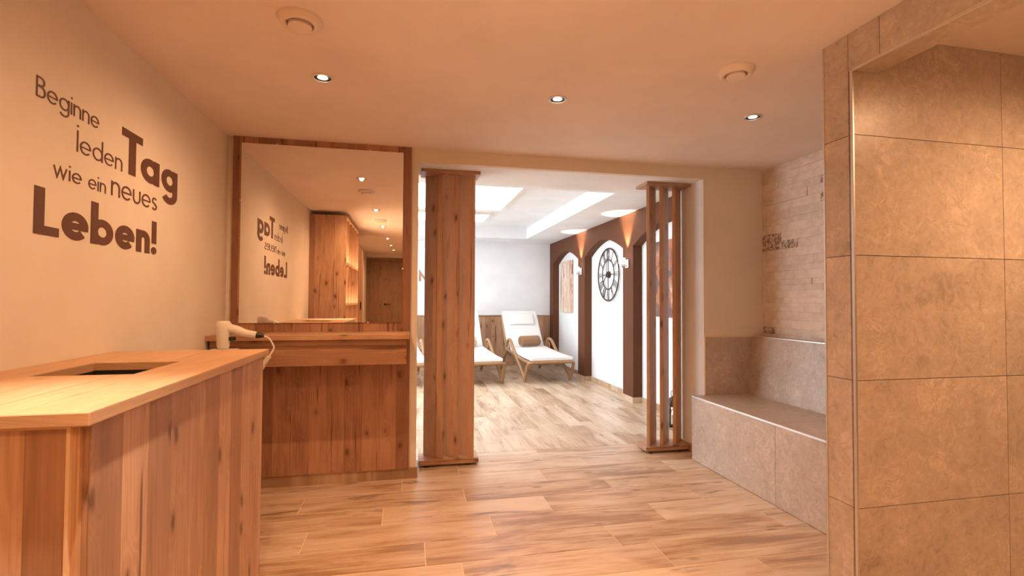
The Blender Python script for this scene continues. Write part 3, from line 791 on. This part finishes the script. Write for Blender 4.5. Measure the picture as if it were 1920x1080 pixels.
for a in (0, 90, 180, 270):
    a = math.radians(a); d = Vector((0, math.cos(a), math.sin(a))); c0 = Vector((xk, cy_, cz_))
    MB().tube([c0+d*.03, c0+d*R2], .006, 8).build('spoke', M['iron'], ck, smooth=True)
MB().lathe([(.0, -.02), (.04, -.016), (.044, .0), (.044, .021), (.0, .021)], (xk, cy_, cz_), 28, 'X', cap=False).build('hub', M['iron'], ck, smooth=True)
MB().obox((xk-.022, cy_+.06, cz_-.06), Vector((0, .065, -.065)), (0, .006, .006), (.002, 0, 0)).build('hand', M['iron'], ck)
MB().obox((xk-.024, cy_, cz_+.09), (0, 0, .11), (0, .006, 0), (.002, 0, 0)).build('hand', M['iron'], ck)

# canvases in the arches
def canvas(name, y0, y1, z0, z1, mat, label):
    r = thing('canvas_picture', label, 'picture', (XW, (y0+y1)/2, z0), 'abstract canvases in the arches')
    MB().box(XW-.028, y0, z0, XW-.012, y1, z1).build('canvas', mat, r, bevel=.002)
    for a in ((y0+.01, y0+.03), (y1-.03, y1-.01)): MB().box(XW-.012, a[0], z0+.01, XW, a[1], z1-.01).build('stretcher', M['band'], r)
def art(name, stops, sy, sz):
    t = NT(name); x, y, z = t.xyz(t.pos())
    n = t.noise(t.vec(t.math('MULTIPLY', y, sy), t.math('MULTIPLY', z, sz), 0.0), 1.0, 5, .65, .8)
    return t.out(t.ramp(n, stops), .7)
canvas('c', 7.60, 8.20, .955, 1.81, art('stripe_painting', [(.38, (.20, .06, .05)), (.43, (.58, .30, .17)), (.47, (.76, .64, .52)), (.51, (.56, .28, .15)), (.54, (.80, .72, .62)), (.60, (.76, .62, .50)), (.64, (.28, .08, .06))], 13, 1.0),
       'canvas with beige and rust upright streaks in the farthest arch')
canvas('c', 4.40, 4.86, .985, 1.775, art('dusk_painting', [(.30, (.05, .03, .05)), (.47, (.16, .10, .11)), (.53, (.50, .16, .05)), (.57, (.30, .17, .14)), (.72, (.72, .62, .52))], 5, 3.2),
       'dark canvas with orange glow seen between slats of the right divider')

# sconces on the pillars
def sconce(y, label):
    r = thing('wall_sconce', label, 'wall lamp', (XF-.05, y, 1.53), 'sconces on the arcade pillars')
    MB().box(XF-.018, y-.045, 1.53, XF, y+.045, 1.63).build('back_plate', M['chrome'], r, bevel=.004)
    MB().lathe([(.0, 1.575), (.03, 1.575), (.036, 1.59), (.042, 1.645), (.038, 1.645), (.030, 1.595), (.0, 1.59)], (XF-.075, y, 0), 24, cap=False).build('glass_cup', M['shade'], r, smooth=True)
    MB().tube([(XF-.018, y, 1.565), (XF-.05, y, 1.555), (XF-.075, y, 1.575)], .008, 8).build('arm', M['chrome'], r, smooth=True)
    MB().lathe([(.0, 1.53), (.012, 1.535), (.018, 1.575), (.0, 1.576)], (XF-.075, y, 0), 16, cap=False).build('finial', M['chrome'], r, smooth=True)
    spot_lamp(XF-.062, y, 1.655, SCONCE_W, 54, .6, (1, .72, .45), .012, (PI, 0, 0))
sconce(6.925, 'glowing uplight on the brown pillar between the two far arches')
sconce(5.345, 'glowing uplight on the brown pillar right of the clock')

# lantern on the floor
la = thing('lantern', 'small black candle lantern on the floor behind the right slatted divider', 'lantern', (2.40, 4.20, 0))
lx, ly, q = 2.40, 4.20, .06
f = MB(); f.box(lx-q, ly-q, 0, lx+q, ly+q, .02); f.box(lx-q, ly-q, .185, lx+q, ly+q, .20)
for a in (-1, 1):
    for b in (-1, 1): f.box(lx+a*q-.006, ly+b*q-.006, .02, lx+a*q+.006, ly+b*q+.006, .185)
f.build('frame', M['iron'], la)
f = MB(); f.add([(lx-q-.012, ly-q-.012, .20), (lx+q+.012, ly-q-.012, .20), (lx+q+.012, ly+q+.012, .20), (lx-q-.012, ly+q+.012, .20), (lx, ly, .275)], [(0,3,2,1),(0,1,4),(1,2,4),(2,3,4),(3,0,4)]); f.build('roof', M['iron'], la)
MB().tube([(lx, ly+.028*math.cos(2*PI*k/20), .292+.028*math.sin(2*PI*k/20)) for k in range(20)], .003, 6, True).build('ring_handle', M['iron'], la)
cd = MB().lathe([(.0, .02), (.028, .02), (.028, .105), (.0, .105)], (lx, ly, 0), 20, cap=False).build('candle', M['cushion'], la, smooth=True)
MB().lathe([(.0, .108), (.008, .116), (.006, .128), (.0, .142)], (lx, ly, 0), 12, cap=False).build('flame', emit('flame', (1, .6, .22), 12), cd, smooth=True)

# brown letter of the lettering on the far wall, left of the divider
n_ = MB(); y_ = YR
for q in ribbon([(.19, 1.47), (.19, 1.62), (.30, 1.47), (.30, 1.62)], .042): n_.prism([(p.x, y_-.002, p.y) for p in q], (0, .0015, 0))
tag(n_.build('wall_letter', plain('tan_vinyl', (.36, .20, .13), .5)), 'brown capital letter on the white far wall left of the left divider', 'wall lettering')
